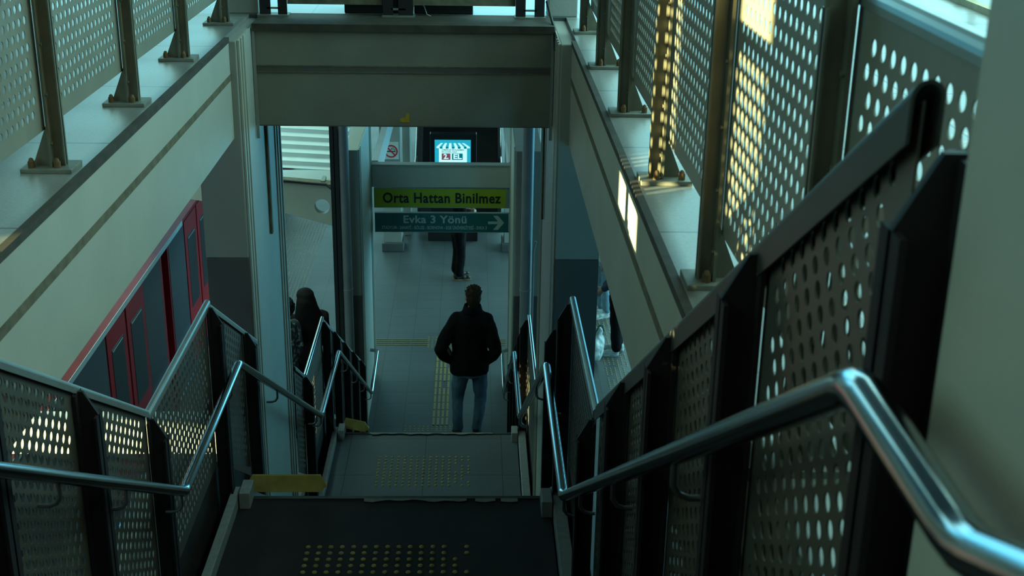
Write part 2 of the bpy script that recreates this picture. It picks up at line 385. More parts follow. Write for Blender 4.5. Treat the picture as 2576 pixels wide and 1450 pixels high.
# yellow wheel channels at the heads of the flights
def channel(label, x0, x1, y, z, k=0):
    t = thing('wheel_channel', label, 'channel', ((x0+x1)/2, y, z))
    pr = [(-.02, .090), (-.012, .093), (-.040, .044), (-.004, .048), (-.003, .036), (-.052, .020)]
    pts0 = [(y+a, z+b) for a, b in pr]
    m = MB(); n = len(pr)
    vs = [(x0+(.055 if i in (3, 4) else .03 if i in (0, 1) else 0), p[0], p[1]) for i, p in enumerate(pts0)]+[(x1+(.03 if i >= 2 and i < 5 else 0), p[0]-k, p[1]-.25*k) for i, p in enumerate(pts0)]
    m.add(vs, [tuple(range(n)), tuple(range(2*n-1, n-1, -1))]+[(i, n+i, n+(i+1) % n, (i+1) % n) for i in range(n)])
    m.build('folded_sheet', 'yellow_paint', t); MB().tube([(x0+.12, y+.03, z-.005), (x0+.12, y+.03, z+.035)], .006, 8).build('screw', 'bolt_rust', t)
    return t
channel('yellow folded metal wheel channel at the upper landing edge', -1.06, -.71, 5.37, L1)
channel('yellow folded metal wheel channel at the lower landing edge', -1.05, -.86, 9.42, L2, .05)

# ---------------------------------------------------------------- perforated railings
def perforated(m, X, y0, y1, zt0, slope, h, th=.003, pitch=.047, row=.0407, rad=.0138, n=12, mt=.05, ms=.03, mb=.03):
    """sheet in the plane x=X between y0 and y1; top edge z=zt0 at y0 and falling with slope; real round holes"""
    W = y1-y0; nc = int((W-2*ms)/pitch-.5); nr = int((h-mt-mb)/row); ms = (W-(nc+.5)*pitch)/2
    mb = h-mt-nr*row
    def Z(y, d): return zt0+slope*(y-y0)-d
    def quad(ya, yb, da, db):
        vs = []
        for x in (X, X+th): vs += [(x, ya, Z(ya, da)), (x, yb, Z(yb, da)), (x, yb, Z(yb, db)), (x, ya, Z(ya, db))]
        m.add(vs, [(0, 1, 2, 3), (7, 6, 5, 4)])
    quad(y0, y1, 0, mt); quad(y0, y1, h-mb, h)
    vs = []
    for x in (X, X+th): vs += [(x, y0, Z(y0, 0)), (x, y1, Z(y1, 0)), (x, y1, Z(y1, h)), (x, y0, Z(y0, h))]
    m.add(vs, [(0, 4, 5, 1), (1, 5, 6, 2), (2, 6, 7, 3), (3, 7, 4, 0)])
    q = n//4
    arc = [(math.cos(math.pi*(.75)-2*math.pi*i/n), math.sin(math.pi*.75-2*math.pi*i/n)) for i in range(n)]
    for r in range(nr):
        d0 = mt+r*row; d1 = d0+row; s0 = ms+(pitch/2 if r % 2 else 0)
        quad(y0, y0+s0, d0, d1); quad(y0+s0+nc*pitch, y1, d0, d1)
        for c in range(nc):
            ya = y0+s0+c*pitch; yb = ya+pitch; yc = ya+pitch/2; zc = (Z(yc, d0)+Z(yc, d1))/2
            ci = [(yc+rad*a, zc+rad*b) for a, b in arc]
            co = [(ya, Z(ya, d0)), (yb, Z(yb, d0)), (yb, Z(yb, d1)), (ya, Z(ya, d1))]
            vs = [(X, a, b) for a, b in co+ci]+[(X+th, a, b) for a, b in co+ci]; N = 4+n; fs = []
            for k in range(4):
                inner = [4+(k*q+i) % n for i in range(q+1)]
                f = [k, (k+1) % 4]+inner[::-1]
                fs.append(tuple(f)); fs.append(tuple(N+i for i in f[::-1]))
            for i in range(n): fs.append((4+i, 4+(i+1) % n, N+4+(i+1) % n, N+4+i))
            m.add(vs, fs)
    return m
def capmesh(m, X, y0, y1, z0, slope, w=.045, h=.05, side=1):
    """rounded, folded-over top channel running along y"""
    n = 8; prof = [(-w/2, -h)]+[(-w/2*math.cos(math.pi*i/n), w/2*math.sin(math.pi*i/n)) for i in range(n+1)]+[(w/2, -h)]
    a = [(X+p, y0, z0+q) for p, q in prof]; b = [(X+p, y1, z0+slope*(y1-y0)+q) for p, q in prof]; k = len(prof)
    t = .004; prof2 = [(p*(1-2*t/w), q-(t if q > 0 else 0)) for p, q in prof]
    a2 = [(X+p, y0, z0+q) for p, q in prof2]; b2 = [(X+p, y1, z0+slope*(y1-y0)+q) for p, q in prof2]
    vs = a+b+a2+b2; fs = []
    for i in range(k-1):
        fs.append((i, i+1, k+i+1, k+i)); fs.append((2*k+i, 3*k+i, 3*k+i+1, 2*k+i+1))
        fs.append((i, 2*k+i, 2*k+i+1, i+1)); fs.append((k+i, k+i+1, 3*k+i+1, 3*k+i))
    fs += [(0, k, 3*k, 2*k), (k-1, 3*k-1, 4*k-1, 2*k-1)]
    m.add(vs, fs, False)
def deck_railing(label, X, ys, sgn, near_n=12):
    """sgn=+1: posts stand on the -x side (towards the stair) of the sheet"""
    t = thing('deck_railing', label, 'railing', (X, (ys[0]+ys[-1])/2, DK))
    ztop = -.27
    for i, y in enumerate(ys):
        xa, xb = sorted((X-sgn*.012, X-sgn*.055))
        p = MB().box(xa, xb, y-.004, y+.004, DK+.012, ztop+.01)
        p.box(*sorted((X-sgn*.012, X-sgn*.020)), y-.035, y+.035, DK+.012, ztop+.01)
        p.box(*sorted((X-sgn*.050, X-sgn*.055)), y-.015, y+.015, DK+.012, ztop-.02)
        for k in range(5):
            z = ztop-.07-k*.155
            p.tube([(X-sgn*.019, y+.026, z), (X-sgn*.026, y+.026, z)], .006, 6).tube([(X-sgn*.019, y-.026, z-.05), (X-sgn*.026, y-.026, z-.05)], .006, 6)
        po = p.build('post', 'post_deck', t)
        g = MB().prism([(X+sgn*.05, DK+.012), (X-sgn*.01, DK+.012), (X-sgn*.01, DK+.16)], 'y', y-.005, y+.005)
        g.build('gusset', 'post_deck', po)
        MB().box(*sorted((X-sgn*.085, X+sgn*.075)), y-.06, y+.06, DK, DK+.014).build('base_plate', 'plate', po, bevel=.002)
        for dx in (-sgn*.035, sgn*.045):
            for dy in (-.035, .035):
                if dx*sgn > 0 and dy > 0: continue
                MB().tube([(X+dx, y+dy, DK+.012), (X+dx, y+dy, DK+.034)], .011, 6).dome((X+dx, y+dy, DK+.034), .009, .012, 8, 2).build('bolt', 'bolt_rust', po)
    for a, b in zip(ys, ys[1:]):
        m = MB(); perforated(m, X-.0015, a+.008, b-.008, ztop, 0, .70, n=near_n, mt=.045); m.build('perforated_panel', 'panel_deck', t)
        m = MB(); capmesh(m, X+sgn*.012, a+.008, b-.008, ztop, 0, .04, .012); m.build('top_cap', 'cap_steel', t)
    return t
deck_railing('perforated metal railing on the right upper deck, striped by yellow sunlight', .61, [1.10, 2.03, 2.96, 3.88, 4.815, 5.75, 6.69], 1, 16)
deck_railing('perforated metal railing on the left upper deck, washed in pale green light', -1.34, [.24, 1.18, 2.11, 3.04, 3.97, 4.915, 5.84, 6.85], -1, 12)

def stair_railing(label, side, X, segs, cap_mat='cap_steel', n=12, hpan=.78, postw=.07, capwh=(.028, .02)):
    """segs: list of (y0, z0, y1, z1, [post ys]) describing the top edge"""
    s = -1 if side == 'r' else 1              # direction from the sheet towards the stair
    t = thing('stair_railing', label, 'railing', (X, segs[0][0], segs[-1][3]-.9))
    for y0, z0, y1, z1, posts in segs:
        sl = (z1-z0)/(y1-y0)
        edges = sorted({y0, y1, *[p for p in posts if y0 < p < y1]})
        for a, b in zip(edges, edges[1:]):
            if b-a < .12: continue
            m = MB(); perforated(m, X-.0015, a+.01, b-.01, z0+sl*(a+.01-y0), sl, hpan, n=n, mt=.035); m.build('perforated_panel', 'panel_stair', t)
        m = MB(); capmesh(m, X, y0, y1, z0, sl, *capwh); m.build('top_cap', cap_mat, t)
        for p in posts:
            zt = z0+sl*(max(p, y0)-y0)-(.012 if p < y0 else 0); zb = zline(p, -.12)
            xa, xb = sorted((X+s*.008, X+s*postw))
            xo, xi = X+s*.008, X+s*postw
            po = MB().prism([(xo, zb), (xi, zb), (xi, zt-.085), (xo+s*.022, zt-.01), (xo, zt-.01)], 'y', p-.005, p+.005).box(*sorted((X+s*.008, X+s*.016)), p-.03, p+.03, zb, zt-.015)
            po.box(*sorted((X+s*(postw-.008), X+s*postw)), p-.03, p+.03, zb, zt-.085).build('post', 'post_dark', t)
    return t
# left side
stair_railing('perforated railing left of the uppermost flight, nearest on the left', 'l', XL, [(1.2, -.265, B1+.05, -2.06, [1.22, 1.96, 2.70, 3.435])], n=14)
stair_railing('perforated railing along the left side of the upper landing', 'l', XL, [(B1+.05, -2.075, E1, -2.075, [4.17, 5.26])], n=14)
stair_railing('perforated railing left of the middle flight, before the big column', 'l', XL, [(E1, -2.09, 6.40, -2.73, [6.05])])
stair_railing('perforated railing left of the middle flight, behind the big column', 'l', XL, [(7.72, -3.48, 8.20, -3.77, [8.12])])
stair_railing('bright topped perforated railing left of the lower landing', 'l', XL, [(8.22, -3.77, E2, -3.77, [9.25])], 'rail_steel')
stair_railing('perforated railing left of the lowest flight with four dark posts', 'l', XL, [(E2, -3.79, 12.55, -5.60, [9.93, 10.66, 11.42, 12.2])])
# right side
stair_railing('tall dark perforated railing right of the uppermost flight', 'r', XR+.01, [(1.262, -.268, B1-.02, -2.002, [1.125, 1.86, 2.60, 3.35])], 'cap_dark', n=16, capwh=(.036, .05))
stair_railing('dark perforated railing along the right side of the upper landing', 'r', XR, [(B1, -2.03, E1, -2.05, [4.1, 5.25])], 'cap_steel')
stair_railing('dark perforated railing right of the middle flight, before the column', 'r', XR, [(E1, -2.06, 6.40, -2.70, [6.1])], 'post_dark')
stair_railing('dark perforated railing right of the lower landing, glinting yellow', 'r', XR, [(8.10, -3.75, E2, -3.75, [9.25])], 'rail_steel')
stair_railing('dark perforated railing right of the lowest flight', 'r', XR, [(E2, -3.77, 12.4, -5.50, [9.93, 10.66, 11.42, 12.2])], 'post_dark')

# handrails (steel tubes on hooked brackets)
def handrail(label, X, side, pts, brk):
    t = thing('handrail', label, 'handrail', (X, pts[0][1], pts[-1][2]-.7))
    m = MB().tube(pts, .0195, 16); m.build('rail_tube', 'rail_steel', t)
    s = 1 if side == 'r' else -1
    for y in brk:
        for a, b in zip(pts, pts[1:]):
            if a[1] <= y <= b[1]: z = a[2]+(b[2]-a[2])*(y-a[1])/(b[1]-a[1])
        X2 = XR-.06 if side == 'r' else XL+.06
        m = MB().tube([(X, y, z-.018), (X, y, z-.06), (X+s*.012, y, z-.078), (X+s*.03, y, z-.085), (X2, y, z-.085)], .006, 8)
        m.build('bracket', 'bracket', t)
    return t
hr = [(.75, -.475), (1.02, -.475), (4.14, -2.385), (E1+.02, -2.385), (8.10, -4.03), (9.36, -4.085), (12.2, -5.80), (13.15, -5.73)]
hl = [(-.4, .0), (.75, -.475), (1.02, -.475), (4.15, -2.37), (E1+.0, -2.37), (8.08, -4.01), (9.31, -4.06), (12.22, -5.80), (13.15, -5.72)]
ptsR = [(.342, -.4, .0)]+[(.342, y, z) for y, z in hr]+[(.40, 13.2, -5.73)]
ptsL = [(-1.05, y, z) for y, z in hl]+[(-1.13, 13.17, -5.72)]
def rnd(pts, r=.05):      # soften corners
    out = [pts[0]]
    for a, b, c in zip(pts, pts[1:], pts[2:]):
        a, b, c = Vector(a), Vector(b), Vector(c)
        p = b+(a-b).normalized()*min(r, (a-b).length/2.5); q = b+(c-b).normalized()*min(r, (c-b).length/2.5)
        out += [tuple(p), tuple((p+q+2*b)/4), tuple(q)]
    return out+[pts[-1]]
handrail('shiny steel handrail on the right side of the stairs', .342, 'r', rnd(ptsR, .03), [1.9, 2.7, 3.5, 4.1, 5.0, 6.1, 7.9, 8.1, 9.9, 10.7, 11.4, 12.1])
handrail('steel handrail zigzagging down the left side of the stairs', -1.05, 'l', rnd(ptsL, .03), [2.9, 3.45, 4.1, 5.1, 6.3, 7.85, 8.07, 9.9, 10.7, 11.4, 12.15])

# ---------------------------------------------------------------- columns, beams
def column(label, x0, x1, y0, y1, z0, z1, zp, inner, paint='paint_upper'):
    t = thing('column', label, 'column', ((x0+x1)/2, (y0+y1)/2, z0))
    if zp: 
        MB().box(x0, x1, y0, y1, zp, z1).build('upper_shaft', 'paint_upper', t, bevel=.006)
        MB().box(x0, x1, y0, y1, z0, zp).build('painted_dado', 'paint_dado', t, bevel=.006)
    else: MB().box(x0, x1, y0, y1, z0, z1).build('shaft', paint, t, bevel=.006)
    if inner:   # metal cladding of the side that faces the stair, with pairs of raised ribs
        X = x1 if inner > 0 else x0; s = inner
        m = MB().box(*sorted((X, X+s*.006)), y0+.02, y1, z0, z1)
        for y in (y0+.03, y0+.10, y0+.17, y1-.22, y1-.13, y1-.03): m.box(*sorted((X+s*.004, X+s*.014)), y-.012, y+.012, z0, z1)
        m.build('cladding', 'paint_cream', t)
    return t
column('big column left of the stairs beside the red train', -1.41, -1.185, 6.44, 7.70, F, DK-.02, -2.268, 1)
column('big column right of the stairs, grey above a darker dado', .445, .68, 6.44, 7.85, F, DK-.02, -2.268, -1)
column('pale column left of the platform signs behind the drainpipe', -1.31, -1.165, 12.70, 14.25, F, -3.3, -4.888, 1)
column('narrow column right of the platform signs behind the drainpipe', .445, .72, 12.70, 14.25, F, -3.3, -4.888, -1)
column('column stub rising above the left end of the cross beam', -1.37, -1.19, 7.22, 7.45, DK, 2.6, None, 0)
column('pale column above the right end of the cross beam', .42, .585, 7.22, 7.45, DK, 2.6, None, 0)
column('smooth grey column at the right edge beside the near handrail', .425, .95, -1.2, 1.06, DK-.04, 2.6, None, 0, 'paint_light')
PIL1 = column('far pillar on the platform carrying the no smoking sign', -1.36, -1.09, 18.85, 19.2, F, -3.3, None, 0)
PIL2 = column('far pillar at the right edge of the sign opening', .50, .76, 18.85, 19.2, F, -3.3, None, 0)
for c_, x0, x1 in ((PIL1, -1.39, -1.06), (PIL2, .46, .80)): MB().box(x0, x1, 18.78, 19.25, F, F+.14).build('plinth', 'granite_mid', c_, bevel=.01)

def beam_x(label, x0, x1, y0, y1, z0, z1, zg, lip=True):       # beam across the stair
    t = thing('beam', label, 'beam', ((x0+x1)/2, (y0+y1)/2, z0))
    MB().box(x0, x1, y0, y1, z0, z1).build('body', 'paint_shaded', t, bevel=.01)
    if zg: 
        MB().box(x0, x1, y0-.006, y0+.02, zg-.017, zg+.017).build('band', 'paint_dado', t, bevel=.003)
        g = MB().box(x0, x1, y0-.009, y0, zg+.014, zg+.019).box(x0, x1, y0-.009, y0, zg-.020, zg-.014); g.build('groove_edge', 'groove', t)  # thin dark lines along both edges of the band
    return t
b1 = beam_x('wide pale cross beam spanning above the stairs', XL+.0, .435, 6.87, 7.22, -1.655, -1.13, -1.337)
MB().box(XL, .435, 6.845, 7.22, -1.135, -1.095).build('top_lip', 'grime', b1)
for x in (-1.168, .428): MB().box(x-.008, x+.008, 6.858, 6.868, -1.72, -1.10).build('end_trim', 'trim_alu', b1)
tag(MB().prism([(-.395, -1.625), (-.345, -1.625), (-.345, -1.578), (-.362, -1.578), (-.366, -1.600), (-.395, -1.606)], 'y', 6.8665, 6.87).build('sticker', 'sticker_yellow'), 'small yellow sticker low on the cross beam', 'sticker')
def beam_y(label, Xf, Xb, y0, y1, z0, z1, zg):                 # beam along the stair opening; Xf is the visible face
    t = thing('beam', label, 'beam', ((Xf+Xb)/2, (y0+y1)/2, z0)); s = 1 if Xf > Xb else -1
    MB().box(*sorted((Xf, Xb)), y0, y1, z0, z1+.024).build('body', 'paint_cream', t)
    MB().box(*sorted((Xf-s*.01, Xf+s*.002)), y0, y1, zg-.016, zg+.016).build('groove', 'groove', t)
    MB().box(*sorted((Xf-s*.020, Xf+s*.004)), y0, y1, z1+.020, z1+.046).build('top_lip', 'grime', t)
    return t
beam_y('long pale beam edging the left upper deck', -1.22, -1.60, -1.5, 6.44, -1.615, -1.145, -1.300)
beam_y('long grey beam edging the right upper deck with a sun patch', .50, .88, -1.5, 6.44, -1.645, -1.145, -1.302)
tag(MB().box(-3.3, -1.41, 6.56, 6.66, -3.50, -3.28).build('beam', 'cladding'), 'low sunlit cross beam left of the big column, seen through the railing holes', 'beam')
# drain trims on the column sides
for X, y, lab in ((-1.17, 7.15, 'thin dark vertical strip on the left column side'), (.428, 7.46, 'thin dark vertical strip on the right column side')):
    tag(MB().box(X-.006, X+.006, y-.02, y+.02, -2.36, -1.66).build('trim_strip', 'groove'), lab, 'strip')
# lower opening: U-shaped frame with the two platform signs
b2 = thing('beam', 'pale horizontal beam above the yellow-green platform sign', 'beam', (-.36, 14.2, -4.1))
MB().box(-1.15, .44, 14.15, 14.25, -4.11, -3.855).build('body', 'paint_cream', b2, bevel=.004)
MB().box(-1.15, .44, 14.14, 14.27, -3.86, -3.842).build('top_edge', 'trim_alu', b2)
for X0, X1, lab in ((-1.155, -1.08, 'pale side beam running back from the left end of the sign beam'), (.42, .46, 'thin pale side beam running back from the right end of the sign beam')):
    tag(MB().box(X0, X1, 14.27, 24, -4.11, -3.83).build('beam', 'cladding'), lab, 'beam')

# ---------------------------------------------------------------- signs
def sign(label, y, z0, z1, m):
    t = thing('hanging_sign', label, 'sign', (-.35, y, z0))
    MB().box(-1.125, .425, y, y+.04, z0, z1).build('board', m, t)
    f = MB().box(-1.13, .43, y-.003, y+.043, z1, z1+.006).box(-1.13, .43, y-.003, y+.043, z0-.006, z0)
    f.box(-1.13, -1.122, y-.004, y+.043, z0, z1).box(.388, .43, y-.004, y+.043, z0, z1) if m == 'sign_green' else None
    f.build('frame', 'trim_alu', t)
    return t
YS = 14.16
s1 = sign('yellow-green sign reading Orta Hattan Binilmez', YS, -4.352, -4.13, 'sign_green')
text('lettering', 'Orta Hattan Binilmez', 'sign_black', s1, (-.352, YS-.002, -4.245), .170, W=1.36, bold=.0040, sp=1.07)
s2 = sign('teal sign reading Evka 3 Yönü with a right arrow', YS, -4.648, -4.425, 'sign_teal')
text('lettering', 'Evka 3 Yönü', 'sign_text_white', s2, (-.43, YS-.002, -4.502), .128, W=.73, bold=.0030, sp=1.05)
text('lettering', 'STADYUM - SANAYİ - BÖLGE - BORNOVA - EGE ÜNİVERSİTESİ - EVKA 3', 'sign_text_white', s2, (-.437, YS-.002, -4.600), .0545, W=1.215, bold=.0009)
a = MB(); ax, az = .285, -4.535
a.box(.185, .3145, YS-.002, YS, az-.016, az+.016)
a.prism([(.245, az+.085), (.300, az+.085), (.372, az), (.300, az-.085), (.245, az-.085), (.315, az)], 'y', YS-.002, YS)
a.build('arrow', 'sign_text_white', s2)
# no smoking sign on the far pillar
ns = thing('no_smoking_sign', 'white no smoking sign with a red ring on the far pillar', 'sign', (-1.225, 18.83, -5.03))
MB().box(-1.335, -1.115, 18.825, 18.845, -5.03, -4.765).build('board', 'sign_white', ns)
m = MB(); cx, cz, ro, ri, n = -1.225, -4.905, .098, .078, 32
vs = [(cx+r*math.cos(2*math.pi*i/n), yy, cz+r*math.sin(2*math.pi*i/n)) for yy in (18.820, 18.825) for r in (ro, ri) for i in range(n)]
fs = []
for i in range(n):
    j = (i+1) % n; fs += [(i, j, n+j, n+i), (i, 2*n+i, 2*n+j, j), (n+i, n+j, 3*n+j, 3*n+i)]
m.add(vs, fs); dxy = ri*.72
m.prism([(cx-dxy-.008, cz+dxy-.004), (cx-dxy+.008, cz+dxy+.008), (cx+dxy+.008, cz-dxy+.004), (cx+dxy-.008, cz-dxy-.008)], 'y', 18.820, 18.825)
m.build('red_ring', 'sign_red', ns)
m = MB().box(cx-.065, cx+.03, 18.822, 18.825, cz-.010, cz+.006).box(cx+.035, cx+.062, 18.822, 18.825, cz-.010, cz+.006)
m.tube([(cx+.045, 18.823, cz+.012), (cx+.060, 18.823, cz+.03), (cx+.03, 18.823, cz+.036), (cx+.0, 18.823, cz+.03), (cx+.01, 18.823, cz+.055), (cx+.045, 18.823, cz+.052)], .003, 5)
m.build('cigarette', 'sign_black', ns)

# advertising totem with the lit screen
k = thing('advertising_totem', 'black totem with a lit cyan advertising screen', 'screen', (-.3, 19.45, F)); KY = 19.36
MB().box(-.66, .065, KY, KY+.16, -6.46, -4.765).build('housing', 'screen_black', k, bevel=.01)
MB().box(-.70, -.33, KY-.03, KY+.3, F, F+.16).box(-.24, .09, KY-.03, KY+.3, F, F+.16).build('foot', 'steel_black', k, bevel=.008)
sc = MB().box(-.585, -.025, KY-.006, KY, -5.85, -4.855).build('screen', 'screen_blue', k)
scy = KY-.007
MB().box(-.52, -.084, scy-.002, scy, -5.85, -4.98).build('poster_house', 'screen_white', sc)
for i in range(11):
    xa, xb = -.49+.36*i/11, -.49+.36*(i+1)/11; ya, yb = -.557+.517*i/11, -.557+.517*(i+1)/11
    if i % 2 == 0:
        MB().prism([(xa, -4.905), (xb, -4.905), (yb, -4.965), (yb, -4.985), (ya, -4.985), (ya, -4.965)], 'y', scy-.004, scy-.002).build('awning_stripe', 'screen_white', sc)
    else: MB().box(ya+.003, yb-.003, scy-.004, scy-.002, -4.992, -4.966).build('awning_scallop', 'screen_dark_teal', sc)
text('headline', "İZMİR'DE PAYLAŞIMIN", 'screen_dark_teal', sc, (-.477, scy-.003, -5.014), .033, W=.345, bold=.0007, align='LEFT')
text('headline', 'EN GÜZEL HALİ', 'screen_dark_teal', sc, (-.477, scy-.003, -5.047), .033, W=.235, bold=.0007, align='LEFT')
MB().box(-.477, -.341, scy-.004, scy-.002, -5.172, -5.070).build('caption_box', 'screen_maroon', sc)
MB().box(-.317, -.150, scy-.004, scy-.002, -5.172, -5.070).build('caption_box', 'screen_dark_teal', sc)
text('caption', '2.', 'screen_white', sc, (-.408, scy-.005, -5.122), .110, bold=.0035)
text('caption', 'EL', 'screen_white', sc, (-.234, scy-.005, -5.122), .110, W=.13, bold=.0035)

# drainpipes
def drain(label, x, r, y):
    t = thing('drainpipe', label, 'pipe', (x, y, F))
    MB().tube([(x, y, F), (x, y, -3.0)], r, 20).build('pipe', 'pipe_grey', t)
    for z in (-4.75+.0, -5.9): MB().tube([(x, y, z-.006), (x, y, z+.006)], r+.006, 20).build('clamp', 'trim_alu', t)
    return t
drain('grey drainpipe in front of the left sign column', -1.30, .055, 12.55)
drain('grey drainpipe in front of the right sign column', .565, .060, 12.55)
tag(MB().box(-1.43, -1.345, 12.5, 12.512, F, -3.0).box(-1.43, -1.345, 12.62, 12.632, F, -3.0).box(-1.392, -1.384, 12.5, 12.63, F, -3.0).build('steel_post', 'steel_black'), 'dark steel section post beside the left drainpipe', 'post')
tag(MB().tube([(.66, 12.5, -4.2), (.645, 12.5, -4.26), (.635, 12.5, -4.32), (.635, 12.5, F)], .012, 10).build('conduit', 'pipe_grey'), 'thin conduit beside the right drainpipe', 'pipe')

# haunched cross beam with a round hole, left of the columns
hb = thing('beam', 'tapered cross beam with a round hole above the left platform', 'beam', (-2.4, 13.25, -4.3))
m = MB(); cx, cz, r, n = -1.61, -4.056, .082, 32
outer = [(-1.43, -3.83), (-2.0, -3.785), (-4.2, -3.62), (-4.2, -3.78), (-2.9, -4.0), (-2.0, -4.134), (-1.56, -4.26), (-1.43, -4.29)]
bm = bmesh.new()
ov = [bm.verts.new((x, 13.2, z+ZO)) for x, z in outer]; iv = [bm.verts.new((cx+r*math.cos(2*math.pi*i/n), 13.2, cz+ZO+r*math.sin(2*math.pi*i/n))) for i in range(n)]
es = [bm.edges.new((ov[i], ov[(i+1) % len(ov)])) for i in range(len(ov))]+[bm.edges.new((iv[i], iv[(i+1) % n])) for i in range(n)]
bmesh.ops.triangle_fill(bm, use_beauty=True, edges=es)
ext = bmesh.ops.extrude_face_region(bm, geom=bm.faces[:]); bmesh.ops.translate(bm, verts=[v for v in ext['geom'] if isinstance(v, bmesh.types.BMVert)], vec=(0, .10, 0))
bmesh.ops.recalc_face_normals(bm, faces=bm.faces)
me = bpy.data.meshes.new('web'); bmesh.ops.translate(bm, verts=bm.verts, vec=-Vector(hb.location)); bm.to_mesh(me); bm.free(); me.materials.append(MATS['paint_cream'])
o = bpy.data.objects.new('web', me); COL.objects.link(o); o.parent = hb
MB().prism([(-4.2, -3.60), (-2.0, -3.765), (-1.36, -3.815), (-1.36, -3.83), (-2.0, -3.785), (-4.2, -3.62)], 'y', 13.17, 13.33).build('top_flange', 'groove', hb)
tag(MB().tube([(-2.6, 13.15, -3.70), (-2.1, 13.15, -3.745), (-1.75, 13.14, -3.775), (-1.55, 13.13, -3.79), (-1.47, 13.10, -3.85), (-1.43, 13.05, -3.95), (-1.40, 12.95, -4.2), (-1.40, 12.9, -4.6)], .013, 8).build('cable', 'steel_black'), 'black cable sagging over the tapered beam', 'cable')

m = MB(); vs = []; fs = []; ca, sa = math.cos(math.radians(19)), math.sin(math.radians(19))
for i in range(15*4+1):
    L = (i//4)*.165+(0, .052, .082, .135)[i % 4]; dd = (0, 0, .038, .038)[i % 4]
    y = 13.76+L*ca-dd*sa; z = -3.81+L*sa+dd*ca
    vs += [(-4.3, y+.02, z+.13), (-1.42, y, z)]
for i in range(15*4): fs.append((2*i, 2*i+1, 2*i+3, 2*i+2))
m.add(vs, fs); cr = m.build('corrugated_sheet', 'cladding'); tag(cr, 'bright white corrugated metal roof behind the left column', 'roof sheet')
MB().prism([(13.38, -3.835), (13.40, -3.825), (13.76, -3.805), (13.76, -3.82)], 'x', -1.42, -4.3).build('flashing', 'cladding', cr)
for x in (-1.6, -2.8, -3.9): MB().box(x-.02, x+.02, 13.24, 13.44, -3.80-.01-(x+1.6)*.08, -3.80+.02-(x+1.6)*.085).build('support_bracket', 'trim_alu', cr)
sm = cr.modifiers.new('thick', 'SOLIDIFY'); sm.thickness = .004

# ---------------------------------------------------------------- far deck railing on the cross beam
t = thing('deck_railing', 'brown railing with double posts on top of the cross beam', 'railing', (-.36, 7.15, DK))
for xa, xb in ((-1.17, -1.11), (-1.07, -1.02), (-.495, -.44), (-.41, -.33), (.235, .29), (.34, .395)):
    MB().box(xa, xb, 7.13, 7.142, DK+.012, -.3).build('post', 'post_dark', t)
for xa, xb in ((-1.18, -1.01), (-.50, -.32), (.23, .40)):
    MB().box(xa, xb, 7.10, 7.20, DK, DK+.012).box(xa+.05, xb-.05, 7.13, 7.142, -1.06, -1.05).build('base_plate', 'plate', t)
for xa, xb in ((-1.02, -.50), (-.33, .235)):
    MB().box(xa, xb, 7.15, 7.155, -1.035, -.3).build('infill_panel', 'groove', t)
for xa, xb, lab in ((-.72, -.33, 'black box standing on the deck behind the cross beam'), (-.33, .01, 'second black box right of the middle railing posts')):
    tag(MB().box(xa, xb-.01, 7.27, 7.50, DK, DK+.45).build('equipment_box', 'steel_black', bevel=.006), lab, 'box')
tag(MB().tube([(-.30, 7.22, -1.02), (-.27, 7.2, -1.05), (-.255, 7.18, -1.09), (-.23, 7.17, -1.097)], .003, 6).build('cable', 'cladding'), 'thin loose wire by the middle railing posts', 'cable')
tag(MB().tube([(.405, 7.1, -1.0), (.42, 7.0, -1.06), (.435, 6.86, -1.11), (.44, 6.83, -1.22)], .008, 6).build('cable', 'steel_black'), 'dark cable hanging over the right end of the cross beam', 'cable')
tag(MB().box(2.99, 3.05, -1.5, 12.4, DK, DK+.04).build('deck_kerb', 'wood_edge'), 'tan edge strip along the far side of the right deck', 'kerb')
fp = thing('railing_post', 'small bolted post foot on the far right deck edge', 'post', (3.04, 7.9, DK))
MB().box(2.98, 3.10, 7.84, 7.96, DK+.04, DK+.055).build('base_plate', 'plate', fp)
MB().box(3.06, 3.10, 7.88, 7.92, DK+.05, -.3).build('post', 'post_deck', fp)
struct(MB().box(3.05, 6.5, -1.5, 22, DK-.12, DK-.04).build('deck_floor', 'granite_light'))

# ---------------------------------------------------------------- platform tactile paving
def bars(name, label, boxes, m):
    t = thing(name, label, 'tactile paving', (boxes[0][0], boxes[0][2], F))
    for x0, x1, y0, y1 in boxes: MB().box(x0, x1, y0, y1, F, F+.006).build('bar', m, t, bevel=.002)
    return t
bx = []
for i, x in enumerate((-.425, -.375, -.325, -.275)):
    for j in range(10):
        y = 12.86+j*.195
        if i == 2 and j == 5 or (i == 3 and j > 7): continue
        bx.append((x-.013, x+.013, y, y+.182))
bars('tactile_path', 'yellow guide bars leading away from the foot of the stairs', bx, 'stud_yellow')
bx = []
for j in range(7):
    x = -2.25+j*.245
    for y in (15.13, 15.19, 15.25, 15.31): bx.append((x, x+.232, y-.007, y+.007))
for y in (15.13, 15.19, 15.25, 15.31): bx.append((.30, .44, y-.007, y+.007))
bars('tactile_path', 'yellow guide bars crossing the platform from left to right', bx, 'stud_yellow')
def studs(label, x0, y0, nx, ny, dx, dy, m, r=.012, h=.006, nn=8, miss=0):
    d = MB()
    for i in range(nx):
        for j in range(ny):
            if random.random() < miss: continue
            d.dome((x0+i*dx, y0+j*dy, F), r, h, nn, 2)
    o = d.build('tactile_studs', m); tag(o, label, 'tactile paving'); o['kind'] = 'stuff'; return o
studs('row of tactile studs at the foot of the stairs', -.735, 12.72, 13, 3, .0497, .05, 'stud_brass')
studs('tactile studs where the two guide bar lines meet', -.56, 15.05, 7, 8, .05, .05, 'stud_yellow')
studs('wide band of tactile studs along the left platform edge', -3.05, 13, 14, 150, .05, .05, 'stud_grey', .013, .006, 6)
